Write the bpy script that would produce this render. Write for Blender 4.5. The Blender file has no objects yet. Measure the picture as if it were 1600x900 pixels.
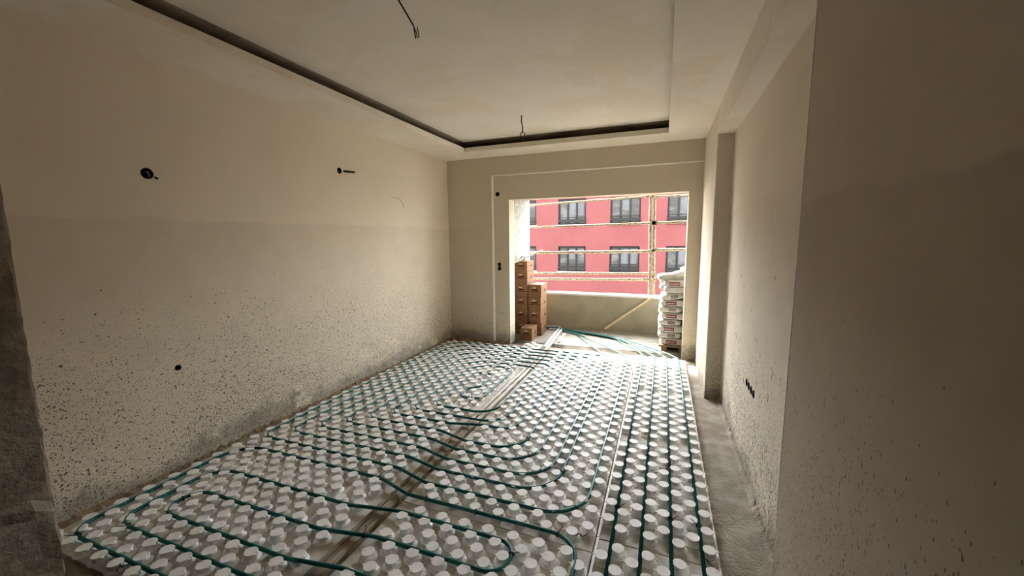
import bpy, bmesh, math, random
import numpy as np
from mathutils import Vector, Matrix
random.seed(7)
sc = bpy.context.scene
COL = sc.collection

# ------------------------------------------------------------------ camera
FPX, YAW, PITCH, ROLL, CAMH = 617.97, 0.36459, -0.12583, -0.01015, 1.5
F_ = np.array([-math.sin(YAW)*math.cos(PITCH), math.cos(YAW)*math.cos(PITCH), math.sin(PITCH)])
R0 = np.array([math.cos(YAW), math.sin(YAW), 0.0]); U0 = np.cross(R0, F_)
R_ = math.cos(ROLL)*R0 + math.sin(ROLL)*U0; U_ = -math.sin(ROLL)*R0 + math.cos(ROLL)*U0
cam = bpy.data.cameras.new('camera'); camo = bpy.data.objects.new('camera', cam); COL.objects.link(camo)
cam.sensor_width = 36.0; cam.lens = 36.0*FPX/1600.0; cam.clip_start = 0.02; cam.clip_end = 300
M4 = Matrix(((R_[0], U_[0], -F_[0], 0), (R_[1], U_[1], -F_[1], 0), (R_[2], U_[2], -F_[2], CAMH), (0, 0, 0, 1)))
camo.matrix_world = M4
sc.camera = camo
def at(px, py, ax, val):
    """photo pixel -> point on the plane axis==val"""
    d = F_ + R_*(px-800)/FPX - U_*(py-450)/FPX
    t = (val-(CAMH if ax == 2 else 0))/d[ax]
    return Vector((d[0]*t, d[1]*t, d[2]*t+CAMH))

# ------------------------------------------------------------------ light
SUN_EL, SUN_AZ = math.radians(42), math.atan2(0.555, 0.83)      # sun stands beyond the balcony, to the left
sdir = Vector((math.sin(SUN_AZ)*math.cos(SUN_EL), -math.cos(SUN_AZ)*math.cos(SUN_EL), -math.sin(SUN_EL)))
sl = bpy.data.lights.new('sun', 'SUN'); slo = bpy.data.objects.new('sun', sl); COL.objects.link(slo)
sl.energy = 3.2; sl.angle = math.radians(1.2); sl.color = (1.0, 0.93, 0.78)
slo.rotation_euler = sdir.to_track_quat('-Z', 'Y').to_euler()
slo.location = (-8, 14, 12)
w = bpy.data.worlds.new('world'); sc.world = w; w.use_nodes = True
wn = w.node_tree.nodes; wl = w.node_tree.links
bg = wn['Background']
sky = wn.new('ShaderNodeTexSky'); sky.sky_type = 'NISHITA'; sky.sun_disc = False
sky.sun_elevation = SUN_EL; sky.sun_rotation = -SUN_AZ; sky.air_density = 1.0; sky.dust_density = 1.0; sky.ozone_density = 0.6
hs_ = wn.new('ShaderNodeHueSaturation'); hs_.inputs['Saturation'].default_value = 0.22
wl.new(sky.outputs['Color'], hs_.inputs['Color']); wl.new(hs_.outputs['Color'], bg.inputs['Color']); bg.inputs['Strength'].default_value = 0.75
vs = sc.view_settings; vs.view_transform = 'Standard'; vs.look = 'None'; vs.gamma = 1.0; vs.use_curve_mapping = False
vs.exposure = 2.65
sc.cycles.use_denoising = True
sc.cycles.max_bounces = 14; sc.cycles.diffuse_bounces = 10; sc.cycles.sample_clamp_indirect = 8.0

# ------------------------------------------------------------------ material helpers
class NT:
    def __init__(s, name):
        s.m = bpy.data.materials.new(name); s.m.use_nodes = True; s.n = s.m.node_tree.nodes; s.l = s.m.node_tree.links
        s.b = s.n['Principled BSDF']; s.b.inputs['Roughness'].default_value = 0.9
        try: s.b.inputs['Specular IOR Level'].default_value = 0.25
        except Exception: pass
    def put(s, sock, v):
        if hasattr(v, 'is_output') or isinstance(v, bpy.types.NodeSocket): s.l.new(v, sock)
        elif isinstance(v, (tuple, list)) and len(v) == 3 and sock.type == 'RGBA': sock.default_value = (*v, 1)
        else: sock.default_value = v
    def math(s, op, a, b=0.0, clamp=False):
        n = s.n.new('ShaderNodeMath'); n.operation = op; n.use_clamp = clamp; s.put(n.inputs[0], a); s.put(n.inputs[1], b); return n.outputs[0]
    def pos(s, scale=(1, 1, 1)):
        g = s.n.new('ShaderNodeNewGeometry'); v = s.n.new('ShaderNodeVectorMath'); v.operation = 'MULTIPLY'
        s.l.new(g.outputs['Position'], v.inputs[0]); v.inputs[1].default_value = scale; return v.outputs[0]
    def obj(s, scale=(1, 1, 1)):
        g = s.n.new('ShaderNodeTexCoord'); v = s.n.new('ShaderNodeVectorMath'); v.operation = 'MULTIPLY'
        s.l.new(g.outputs['Object'], v.inputs[0]); v.inputs[1].default_value = scale; return v.outputs[0]
    def comp(s, ax):
        g = s.n.new('ShaderNodeNewGeometry'); v = s.n.new('ShaderNodeSeparateXYZ'); s.l.new(g.outputs['Position'], v.inputs[0]); return v.outputs[ax]
    def noise(s, vec, scale, detail=4, rough=0.6):
        n = s.n.new('ShaderNodeTexNoise'); s.l.new(vec, n.inputs['Vector']); n.inputs['Scale'].default_value = scale
        n.inputs['Detail'].default_value = detail; n.inputs['Roughness'].default_value = rough; return n.outputs['Fac']
    def vor(s, vec, scale):
        n = s.n.new('ShaderNodeTexVoronoi'); s.l.new(vec, n.inputs['Vector']); n.inputs['Scale'].default_value = scale
        sp = s.n.new('ShaderNodeSeparateColor'); s.l.new(n.outputs['Color'], sp.inputs[0]); return n.outputs['Distance'], sp.outputs[0], sp.outputs[1]
    def ramp(s, v, lo, hi):
        n = s.n.new('ShaderNodeMapRange'); n.interpolation_type = 'SMOOTHSTEP'; s.put(n.inputs[0], v); s.put(n.inputs[1], lo); s.put(n.inputs[2], hi); return n.outputs[0]
    def mix(s, f, a, b):
        n = s.n.new('ShaderNodeMix'); n.data_type = 'RGBA'; s.put(n.inputs[0], f); s.put(n.inputs[6], a); s.put(n.inputs[7], b); return n.outputs[2]
    def bump(s, h, strength=0.3, dist=0.01):
        n = s.n.new('ShaderNodeBump'); n.inputs['Strength'].default_value = strength; n.inputs['Distance'].default_value = dist
        s.l.new(h, n.inputs['Height']); s.l.new(n.outputs[0], s.b.inputs['Normal'])
    def col(s, c): s.put(s.b.inputs['Base Color'], c)
    def rough(s, v): s.put(s.b.inputs['Roughness'], v)

MATS = {}
def simple(name, c, rough=0.8, var=0.12, scale=12, metal=0.0, bump=0.0, c2=None, obj=False):
    t = NT(name); v = t.obj() if obj else t.pos()
    n = t.noise(v, scale)
    d = c2 or tuple(max(0, x*(1-2.2*var)) for x in c)
    t.col(t.mix(t.ramp(n, 0.35, 0.68), c, d)); t.rough(rough); t.b.inputs['Metallic'].default_value = metal
    if bump: t.bump(n, bump, 0.01)
    MATS[name] = t.m; return t.m

def plaster(name, base, upper, upper_z, splat=1.0, zmax=1.35, grey=0.25, stretch=1.0, groove=True):
    """trowelled wall plaster: two coats, mortar splashes thrown up from the floor, grey mortar smears at the foot"""
    t = NT(name); p = t.pos(); z = t.comp(2)
    big = t.noise(p, 0.9, 3); mid = t.noise(p, 5, 5); fine = t.noise(p, 60, 3)
    c = t.mix(t.ramp(mid, 0.3, 0.75), base, tuple(x*0.93 for x in base))
    zz = t.math('ADD', z, t.math('MULTIPLY', t.math('SUBTRACT', t.noise(p, 2.2, 5, 0.55), 0.5), 0.16))
    c = t.mix(t.ramp(zz, upper_z-0.012, upper_z+0.012), c, t.mix(t.ramp(big, 0.35, 0.65), upper, tuple(x*0.95 for x in upper)))
    h = t.math('MAXIMUM', t.math('DIVIDE', t.math('SUBTRACT', zmax, z), zmax), 0.0)
    clus = t.ramp(t.noise(p, 1.7, 3), 0.3, 0.65)
    dens0 = t.math('MULTIPLY', t.math('POWER', h, 3.1), t.math('ADD', t.math('MULTIPLY', clus, 0.9), 0.25))
    tot = None
    for scale, rad, k in ((20, 0.22, 0.08), (48, 0.34, 0.34), (95, 0.44, 0.85), (180, 0.48, 1.1)):
        wv = t.n.new('ShaderNodeVectorMath'); wv.operation = 'ADD'; t.l.new(t.pos((1, 1, stretch)), wv.inputs[0])
        nz = t.n.new('ShaderNodeTexNoise'); t.l.new(p, nz.inputs['Vector']); nz.inputs['Scale'].default_value = scale*1.3
        sv = t.n.new('ShaderNodeVectorMath'); sv.operation = 'SCALE'; t.l.new(nz.outputs['Color'], sv.inputs[0]); sv.inputs['Scale'].default_value = 0.5/scale
        t.l.new(sv.outputs[0], wv.inputs[1])
        d, r1, r2 = t.vor(wv.outputs[0], scale)
        on = t.math('LESS_THAN', r1, t.math('MULTIPLY', dens0, k*splat))
        spot = t.math('LESS_THAN', d, t.math('MULTIPLY', t.math('ADD', r2, 0.25), rad*0.8))
        s_ = t.math('MULTIPLY', on, spot)
        tot = s_ if tot is None else t.math('MAXIMUM', tot, s_)
    sp_col = t.mix(t.noise(p, 30), (0.06, 0.05, 0.04), (0.22, 0.195, 0.155))
    if grey:
        gh = t.math('ADD', t.math('MULTIPLY', t.noise(p, 1.6, 6, 0.62), grey*2.6), -grey*0.75)
        gm = t.math('MULTIPLY', t.ramp(t.math('SUBTRACT', gh, z), -0.03, 0.09), 0.8)
        gc = t.mix(t.ramp(t.noise(p, 9, 6), 0.42, 0.6), (0.36, 0.325, 0.265), (0.255, 0.225, 0.175))
        pale = t.math('MULTIPLY', t.ramp(t.noise(t.pos((1, 1, 1.6)), 3.1, 5), 0.60, 0.64), t.math('LESS_THAN', z, 0.34))
        c = t.mix(gm, c, gc)
        c = t.mix(t.math('MULTIPLY', pale, 0.85), c, tuple(min(1, x*1.12) for x in base))
    c = t.mix(t.math('MULTIPLY', tot, 0.95), c, sp_col)
    t.col(c); t.rough(0.92)
    hh = t.math('ADD', t.math('MULTIPLY', tot, 0.8), t.math('ADD', t.math('MULTIPLY', mid, 0.5), t.math('MULTIPLY', fine, 0.25)))
    t.bump(hh, 0.35, 0.008)
    MATS[name] = t.m; return t.m

plaster('plaster_left', (0.685, 0.60, 0.475), (0.735, 0.645, 0.51), 1.64, 2.4, 1.45, 0.28)
plaster('plaster_back', (0.605, 0.53, 0.405), (0.615, 0.54, 0.41), 1.66, 1.2, 0.8, 0.22)
plaster('plaster_right', (0.70, 0.625, 0.505), (0.735, 0.655, 0.53), 1.72, 2.2, 1.6, 0.22, 0.45)
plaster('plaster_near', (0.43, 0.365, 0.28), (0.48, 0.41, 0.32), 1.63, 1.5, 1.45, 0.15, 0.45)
plaster('plaster_pier', (0.68, 0.605, 0.485), (0.70, 0.62, 0.50), 1.7, 2.0, 1.2, 0.22, 0.6)
t = NT('plaster_ceiling'); p = t.pos()
t.col(t.mix(t.math('MULTIPLY', t.ramp(t.noise(p, 1.1, 5), 0.5, 0.53), 0.6), t.mix(t.ramp(t.noise(p, 2.5, 4), 0.3, 0.7), (0.80, 0.74, 0.635), (0.76, 0.70, 0.595)), (0.74, 0.655, 0.515)))
t.bump(t.noise(p, 25), 0.08, 0.004); MATS['plaster_ceiling'] = t.m
t = NT('rough_jamb'); p = t.pos(); z = t.comp(2)
t.col(t.mix(t.ramp(t.noise(p, 7, 6), 0.35, 0.65), (0.27, 0.225, 0.17), (0.17, 0.14, 0.10)))
t.bump(t.noise(p, 22, 6), 0.8, 0.02); MATS['rough_jamb'] = t.m
t = NT('concrete_floor'); p = t.pos()
n1 = t.noise(p, 6, 7, 0.68); n2 = t.noise(p, 55, 5)
c = t.mix(t.ramp(n1, 0.35, 0.62), (0.42, 0.375, 0.31), (0.27, 0.235, 0.185))
c = t.mix(t.math('MULTIPLY', t.ramp(t.noise(p, 2.3, 6), 0.55, 0.7), 0.7), c, (0.50, 0.46, 0.40))
t.col(c); t.bump(t.math('ADD', n1, t.math('MULTIPLY', n2, 0.5)), 0.9, 0.02); MATS['concrete_floor'] = t.m
t = NT('balcony_screed'); p = t.pos()
c = t.mix(t.ramp(t.noise(p, 5, 7, 0.65), 0.35, 0.65), (0.34, 0.315, 0.255), (0.25, 0.23, 0.185))
t.col(c); t.bump(t.noise(p, 30, 6), 0.5, 0.01); MATS['balcony_screed'] = t.m
t = NT('dirt'); p = t.pos()
t.col(t.mix(t.ramp(t.noise(p, 20, 6), 0.35, 0.65), (0.27, 0.20, 0.125), (0.16, 0.115, 0.07))); t.bump(t.noise(p, 60, 5), 0.8, 0.01); MATS['dirt'] = t.m
t = NT('foam_white'); p = t.pos()
c = t.mix(t.ramp(t.noise(p, 7, 6, 0.65), 0.42, 0.72), (0.90, 0.905, 0.90), (0.78, 0.765, 0.73))
t.col(t.mix(t.math('MULTIPLY', t.ramp(t.noise(p, 70, 3), 0.60, 0.72), 0.25), c, (0.5, 0.46, 0.39))); t.rough(0.55); t.bump(t.noise(p, 90, 3), 0.12, 0.003); MATS['foam_white'] = t.m
t = NT('foam_dusty'); p = t.pos()
t.col(t.mix(t.ramp(t.noise(p, 6, 6, 0.65), 0.36, 0.68), (0.64, 0.615, 0.56), (0.44, 0.41, 0.35))); t.rough(0.7); t.bump(t.noise(p, 60, 4), 0.2, 0.003); MATS['foam_dusty'] = t.m
t = NT('pipe_teal'); p = t.pos()
t.col(t.mix(t.math('MULTIPLY', t.ramp(t.noise(p, 14, 4), 0.5, 0.75), 0.35), (0.003, 0.125, 0.118), (0.08, 0.23, 0.215))); t.rough(0.38); MATS['pipe_teal'] = t.m
t = NT('old_wood'); p = t.pos((9, 0.6, 9))
t.col(t.mix(t.ramp(t.noise(p, 9, 6, 0.7), 0.36, 0.64), (0.45, 0.385, 0.295), (0.17, 0.13, 0.09))); t.bump(t.noise(p, 12, 5), 0.5, 0.006); MATS['old_wood'] = t.m
simple('pale_lath', (0.78, 0.75, 0.68), 0.7, 0.1, 9)
simple('stick_wood', (0.66, 0.50, 0.28), 0.7, 0.12, 20)
simple('crusted_tube', (0.33, 0.28, 0.20), 0.85, 0.1, 30, bump=0.8, c2=(0.12, 0.09, 0.055))
simple('cardboard', (0.26, 0.140, 0.070), 0.85, 0.08, 8, c2=(0.21, 0.112, 0.055))
simple('carton_print', (0.045, 0.016, 0.010), 0.8, 0.1)
simple('carton_tape', (0.70, 0.50, 0.30), 0.5, 0.05)
simple('bag_paper', (0.52, 0.505, 0.465), 0.75, 0.06, 14, bump=0.35)
simple('bag_brown', (0.10, 0.065, 0.05), 0.7, 0.1, 60)
simple('bag_red', (0.20, 0.022, 0.03), 0.6, 0.1, 60)
simple('bag_grey', (0.36, 0.36, 0.36), 0.7, 0.1, 60)
simple('pallet_wood', (0.33, 0.20, 0.13), 0.85, 0.15, 25)
simple('black_plastic', (0.012, 0.012, 0.013), 0.5, 0.1)
simple('black_cable', (0.03, 0.026, 0.022), 0.5, 0.1)
simple('cable_end', (0.62, 0.60, 0.56), 0.4, 0.1)
simple('copper', (0.45, 0.22, 0.09), 0.4, 0.1, metal=0.8)
simple('pink_render', (0.120, 0.041, 0.041), 0.95, 0.05, 0.9, c2=(0.112, 0.038, 0.038))
MATS['pink_render'].node_tree.nodes['Principled BSDF'].inputs['Specular IOR Level'].default_value = 0.05
simple('white_sill', (0.40, 0.385, 0.37), 0.6, 0.04)
simple('dark_frame', (0.006, 0.006, 0.007), 0.5, 0.1)
simple('blind', (0.075, 0.078, 0.082), 0.8, 0.1, 3)
simple('exterior_render', (0.30, 0.27, 0.22), 0.95, 0.1, 1.5)
simple('lit_edge', (0.80, 0.77, 0.70), 0.7, 0.04)  # pale tone painting in the light on wall edges
simple('shade_brown', (0.33, 0.275, 0.215), 0.95, 0.12, 6)  # dark tone: paints the cove's shade, keeps the added hall dim
simple('far_roof', (0.35, 0.33, 0.31), 0.9, 0.1)
simple('bal_white', (0.36, 0.345, 0.30), 0.9, 0.1, 14, bump=0.6, c2=(0.24, 0.225, 0.185))
simple('parapet_plaster', (0.36, 0.325, 0.24), 0.9, 0.07, 4, bump=0.2)
simple('cap_white', (0.70, 0.70, 0.68), 0.5, 0.04)
simple('ground', (0.30, 0.29, 0.27), 0.95, 0.1, 0.5)
t = NT('window_glass'); p = t.pos((0.35, 0.35, 1.1))
t.col(t.mix(t.ramp(t.noise(p, 1.2, 3), 0.45, 0.6), (0.02, 0.022, 0.025), (0.06, 0.063, 0.067))); t.rough(0.06)
t.b.inputs['Specular IOR Level'].default_value = 0.5; MATS['window_glass'] = t.m

# ------------------------------------------------------------------ geometry helpers
def tag(o, label=None, cat=None, group=None, kind=None):
    if label: o['label'] = label
    if cat: o['category'] = cat
    if group: o['group'] = group
    if kind: o['kind'] = kind
    return o
def mesh_obj(name, verts, faces, mat, parent=None, smooth=False):
    me = bpy.data.meshes.new(name); me.from_pydata([tuple(v) for v in verts], [], faces); me.update()
    return link_mesh(name, me, mat, parent, smooth)
def link_mesh(name, me, mat, parent=None, smooth=False):
    if mat and not me.materials: me.materials.append(MATS[mat])
    if smooth:
        for f in me.polygons: f.use_smooth = True
    o = bpy.data.objects.new(name, me); COL.objects.link(o)
    if parent: o.parent = parent
    return o
def empty(name, loc, rz=0.0):
    o = bpy.data.objects.new(name, None); COL.objects.link(o); o.location = loc; o.rotation_euler = (0, 0, rz); o.empty_display_size = 0.05
    return o
class MB:
    def __init__(s): s.v = []; s.f = []
    def add(s, v, f):
        k = len(s.v); s.v += [tuple(x) for x in v]; s.f += [[i+k for i in q] for q in f]
    def box(s, a, b):
        (x0, y0, z0), (x1, y1, z1) = a, b
        s.add([(x0, y0, z0), (x1, y0, z0), (x1, y1, z0), (x0, y1, z0), (x0, y0, z1), (x1, y0, z1), (x1, y1, z1), (x0, y1, z1)],
              [(0, 3, 2, 1), (4, 5, 6, 7), (0, 1, 5, 4), (1, 2, 6, 5), (2, 3, 7, 6), (3, 0, 4, 7)])
    def tube(s, pts, r, n=8, cap=True, rr=None):
        pts = [Vector(p) for p in pts]; N = len(pts); ring = []; k = len(s.v)
        up = Vector((0, 0, 1))
        prevx = None
        for i, p in enumerate(pts):
            d = (pts[min(i+1, N-1)]-pts[max(i-1, 0)]).normalized()
            if prevx is None:
                x = d.cross(up)
                if x.length < 1e-3: x = d.cross(Vector((1, 0, 0)))
            else: x = prevx - d*prevx.dot(d)
            x.normalize(); y = x.cross(d).normalized(); prevx = x
            rad = r if rr is None else rr[i]
            for j in range(n):
                a = 2*math.pi*j/n; s.v.append(tuple(p+x*math.cos(a)*rad+y*math.sin(a)*rad))
        for i in range(N-1):
            for j in range(n):
                j2 = (j+1) % n
                s.f.append([k+i*n+j, k+i*n+j2, k+(i+1)*n+j2, k+(i+1)*n+j])
        if cap:
            s.f.append([k+j for j in range(n)][::-1]); s.f.append([k+(N-1)*n+j for j in range(n)])
    def obj(s, name, mat, parent=None, smooth=False): return mesh_obj(name, s.v, s.f, mat, parent, smooth)
def boxobj(name, a, b, mat, parent=None, bevel=0.0):
    m = MB(); m.box(a, b); o = m.obj(name, mat, parent)
    if bevel:
        bm = bmesh.new(); bm.from_mesh(o.data); bmesh.ops.bevel(bm, geom=bm.edges[:], offset=bevel, segments=2, affect='EDGES', profile=0.6); bm.to_mesh(o.data); bm.free()
    return o

def holed_wall(name, org, u, v, n, size, holes, rounds, depth, mat, parent=None):
    """slab: front face in the u-v plane at org, thickness 'depth' along -n; rect holes (u0,u1,v0,v1) go through, rounds (u,v,r,d) are blind"""
    org, u, v, n = map(Vector, (org, u, v, n)); b = MB()
    sq = [(cu-1.25*r, cu+1.25*r, cv-1.25*r, cv+1.25*r) for cu, cv, r, d in rounds]
    us = sorted({0, size[0], *[x for h in holes+sq for x in h[:2]]}); vs_ = sorted({0, size[1], *[x for h in holes+sq for x in h[2:]]})
    def inside(hs, a, c): return any(h[0] < a < h[1] and h[2] < c < h[3] for h in hs)
    P = lambda a, c, d=0: org+u*a+v*c-n*d
    nu, nv = len(us)-1, len(vs_)-1
    solid = [[not inside(holes, (us[i]+us[i+1])/2, (vs_[j]+vs_[j+1])/2) for j in range(nv)] for i in range(nu)]
    for i in range(nu):
        for j in range(nv):
            if not solid[i][j]: continue
            a0, a1, c0, c1 = us[i], us[i+1], vs_[j], vs_[j+1]
            if not inside(sq, (a0+a1)/2, (c0+c1)/2):
                b.add([P(a0, c0), P(a1, c0), P(a1, c1), P(a0, c1)], [(0, 1, 2, 3)])
            b.add([P(a0, c0, depth), P(a0, c1, depth), P(a1, c1, depth), P(a1, c0, depth)], [(0, 1, 2, 3)])
            for di, dj, q in ((-1, 0, (a0, c1, a0, c0)), (1, 0, (a1, c0, a1, c1)), (0, -1, (a0, c0, a1, c0)), (0, 1, (a1, c1, a0, c1))):
                ii, jj = i+di, j+dj
                if not (0 <= ii < nu and 0 <= jj < nv and solid[ii][jj]):
                    b.add([P(q[0], q[1]), P(q[0], q[1], depth), P(q[2], q[3], depth), P(q[2], q[3])], [(0, 1, 2, 3)])
    for cu, cv, r, d in rounds:
        N = 16; h = 1.25*r; S = []; C1 = []; C2 = []
        for k in range(N):
            a = 2*math.pi*k/N; m = max(abs(math.cos(a)), abs(math.sin(a)))
            S.append(P(cu+h*math.cos(a)/m, cv+h*math.sin(a)/m)); C1.append(P(cu+r*math.cos(a), cv+r*math.sin(a))); C2.append(P(cu+r*math.cos(a), cv+r*math.sin(a), d))
        f = []
        for k in range(N):
            k2 = (k+1) % N; f += [(k, k2, N+k2, N+k), (N+k, N+k2, 2*N+k2, 2*N+k)]
        f.append(tuple(range(2*N, 3*N)))
        b.add(S+C1+C2, f)
    return b.obj(name, mat, parent)

def struct(o): return tag(o, kind='structure')

# ------------------------------------------------------------------ room shell
XL, XB, XR, XN = -2.94, 0.41, 0.54, 0.51          # left wall, beam/pier face, recessed right wall, near right wall
YB, YR, YP, YN = 5.136, 5.196, 3.98, 1.92          # back wall, its recessed field, far pier front, near wall end
ZS, ZU, ZB, ZF = 2.60, 2.722, 2.375, -0.02          # soffit, raised ceiling, beam underside, concrete floor
YBACK = -6.0
YH, YL0, YW = -0.3, 0.7, -1.2                        # room ceiling / left wall / right wall end here, the added light-soaking hall begins
struct(boxobj('floor', (XL-0.2, YH, -0.3), (1.0, 5.42, ZF), 'concrete_floor'))
struct(boxobj('floor_unseen', (-8, YBACK, -0.3), (5, YH, ZF), 'shade_brown'))
struct(boxobj('floor_unseen_side', (-8, YH, -0.3), (XL-0.2, 0.6, ZF), 'shade_brown'))
struct(boxobj('floor_balcony', (-2.5, 5.42, -0.3), (1.3, 6.7, ZF-0.002), 'balcony_screed'))
# left wall with three blind holes (y, z, radius, depth)
LH = [(1.52, 1.91, 0.034, 0.05), (3.075, 2.16, 0.030, 0.05), (1.56, 0.68, 0.019, 0.04)]
struct(holed_wall('wall_left', (XL, YL0, -0.3), (0, 1, 0), (0, 0, 1), (1, 0, 0), (YR+0.2-YL0, 3.2),
                  [], [(y-YL0, z+0.3, r, d) for y, z, r, d in LH], 0.2, 'plaster_left'))
# back wall : outer border proud of the recessed field that holds the balcony opening
OX0, OX1, OZ = -2.017, 0.263, 2.025
BH = [(-2.185, 2.107, 0.032), (-2.173, 1.130, 0.028), (-2.173, 1.068, 0.028)]
x0, z0 = XL-0.2, -0.3
struct(holed_wall('wall_back', (x0, YR, z0), (1, 0, 0), (0, 0, 1), (0, -1, 0), (1.2-x0, 3.4),
                  [(OX0-x0, OX1-x0, 0.28, OZ-z0)], [(x-x0, z-z0, r, 0.05) for x, z, r in BH], 0.20, 'plaster_back'))
m = MB(); fx = -2.245; fz = 2.352
m.box((XL, YB, -0.3), (fx, YR, ZS+0.3)); m.box((fx, YB, fz), (XB, YR, ZS+0.3)); struct(m.obj('wall_back_border', 'plaster_back'))
# right side
RH = [(2.86, 0.55), (2.79, 0.55), (2.72, 0.55), (2.65, 0.55)]
struct(holed_wall('wall_right', (XR, YP+0.1, -0.3), (0, -1, 0), (0, 0, 1), (-1, 0, 0), (YP+0.1-YN+0.1, 3.0),
                  [], [(YP+0.1-y, z+0.3, 0.0275, 0.05) for y, z in RH], 0.2, 'plaster_right'))
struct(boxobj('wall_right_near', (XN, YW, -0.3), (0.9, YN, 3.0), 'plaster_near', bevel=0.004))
struct(boxobj('wall_right_pier', (XB, YP, -0.3), (0.9, YR+0.005, 2.9), 'plaster_pier', bevel=0.004))
struct(boxobj('wall_right_beam', (XB, YH, ZB), (0.9, YP+0.001, 2.95), 'plaster_ceiling'))
# unseen wide hall, added to dim the near room, and the projecting wall end at the left
struct(boxobj('wall_unseen_front', (-8.2, YBACK-0.2, -0.3), (5.2, YBACK, 3.2), 'shade_brown'))
struct(boxobj('wall_unseen_left', (-8.2, YBACK, -0.3), (-8.0, 0.8, 3.2), 'shade_brown'))
struct(boxobj('wall_unseen_right', (5.0, YBACK, -0.3), (5.2, YW+0.2, 3.2), 'shade_brown'))
struct(boxobj('wall_unseen_back', (-8.0, 0.6, -0.3), (XL-0.05, 0.8, 3.2), 'shade_brown'))
struct(boxobj('wall_unseen_side', (0.9, YW, -0.3), (5.0, YW+0.2, 3.2), 'shade_brown'))
struct(boxobj('ceiling_unseen', (-8.2, YBACK-0.2, ZU), (5.2, YH, ZU+0.25), 'shade_brown'))
struct(boxobj('ceiling_unseen_side', (-8.2, YH, ZU), (XL-0.2, 0.8, ZU+0.25), 'shade_brown'))
m = MB()
NZ, NY = 60, 6
jx, jy0, jy1 = -2.507, 0.56, 0.80
rng = random.Random(3)
def jn(a, b): return math.sin(a*7.1+b*3.3)*0.5+math.sin(a*17.7+1.3*b)*0.3+math.sin(a*41+2*b)*0.2
prof = [(XL-0.05, jy1), (jx-0.02, jy1), (jx-0.006, jy1-0.003), (jx, jy1-0.015), (jx, jy1-0.07), (jx, jy0+0.05), (jx-0.01, jy0), (XL-0.05, jy0)]
vv = []; ff = []
for i in range(NZ+1):
    z = -0.1+2.75*i/NZ
    lowk = 1.0 if z < 0.5 else 0.45
    for k, (x, y) in enumerate(prof):
        e = 0.0
        if 1 <= k <= 6: e = (0.009*jn(z*2.2, k*0.6)+rng.uniform(-0.003, 0.003))*lowk
        if z < 0.36+0.05*jn(z*3, k) and 3 <= k <= 5: e += 0.02
        vv.append((x+e, y+(0.004*rng.uniform(-1, 1) if 1 <= k <= 3 else 0), z))
n = len(prof)
for i in range(NZ):
    for k in range(n-1): ff.append((i*n+k, (i+1)*n+k, (i+1)*n+k+1, i*n+k+1))
struct(mesh_obj('wall_left_end', vv, ff, 'rough_jamb'))
# ceiling: raised field, dropped soffit ring with a lip, hidden cove above the ring
struct(boxobj('ceiling', (XL-0.2, YH, ZU), (1.0, 5.45, ZU+0.25), 'plaster_ceiling'))
ix0, ix1, iy0, iy1, cv, lip = -2.42, 0.012, 0.3, 4.68, 0.28, 0.045
m = MB()
for a, b in (((XL, YH), (ix0, YB)), ((ix1, YH), (XB, YB)), ((ix0, YH), (ix1, iy0)), ((ix0, iy1), (ix1, YB))):
    m.box((a[0], a[1], ZS), (b[0], b[1], ZS+lip))
struct(m.obj('ceiling_soffit', 'plaster_ceiling'))
m = MB()
for a, b in (((XL, YH), (ix0-cv, YB)), ((ix1+cv, YH), (XB, YB)), ((ix0-cv, YH), (ix1+cv, iy0-cv)), ((ix0-cv, iy1+cv), (ix1+cv, YB))):
    m.box((a[0], a[1], ZS+lip), (b[0], b[1], ZU))
struct(m.obj('ceiling_cove', 'shade_brown'))  # lining coloured dark to paint in the slot's shade
m = MB(); g_ = 0.012
for a, b in (((ix0-cv, iy0-cv), (ix0-g_, iy1+cv)), ((ix1+g_, iy0-cv), (ix1+cv, iy1+cv)), ((ix0-g_, iy1+g_), (ix1+g_, iy1+cv)), ((ix0-g_, iy0-cv), (ix1+g_, iy0-g_))):
    m.box((a[0], a[1], ZU-0.004), (b[0], b[1], ZU+0.01))
struct(m.obj('ceiling_cove_shade', 'shade_brown'))  # dark strips put the slot's shade onto the ceiling
m = MB(); e = 0.008                                   # thin edge bead along the lip
for a, b in (((ix0-0.05, iy0), (ix0, iy1)), ((ix0-0.05, iy1), (ix1+0.05, iy1+0.05)), ((ix1, iy0), (ix1+0.05, iy1))):
    m.box((a[0], a[1], ZS-e), (b[0], b[1], ZS))
struct(m.obj('trim_1', 'plaster_ceiling'))
m = MB(); e = 0.006                                   # pale strips paint in light caught on the outside corners
m.box((fx-e, YB-0.002, 0.0), (fx+0.002, YR-0.001, fz)); m.box((fx-e, YB-0.002, fz-0.002), (XB, YR-0.001, fz+e)); struct(m.obj('trim_5', 'lit_edge'))
m = MB(); m.box((XB-0.0015, YP-0.0015, 0.12), (XB+0.008, YP+0.008, ZB)); struct(m.obj('trim_6', 'lit_edge'))  # painted edge light again, on the pier corner
m = MB(); m.box((XN-0.0015, YN-0.006, 0.3), (XN+0.006, YN+0.0015, ZB)); struct(m.obj('trim_7', 'lit_edge'))
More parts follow.
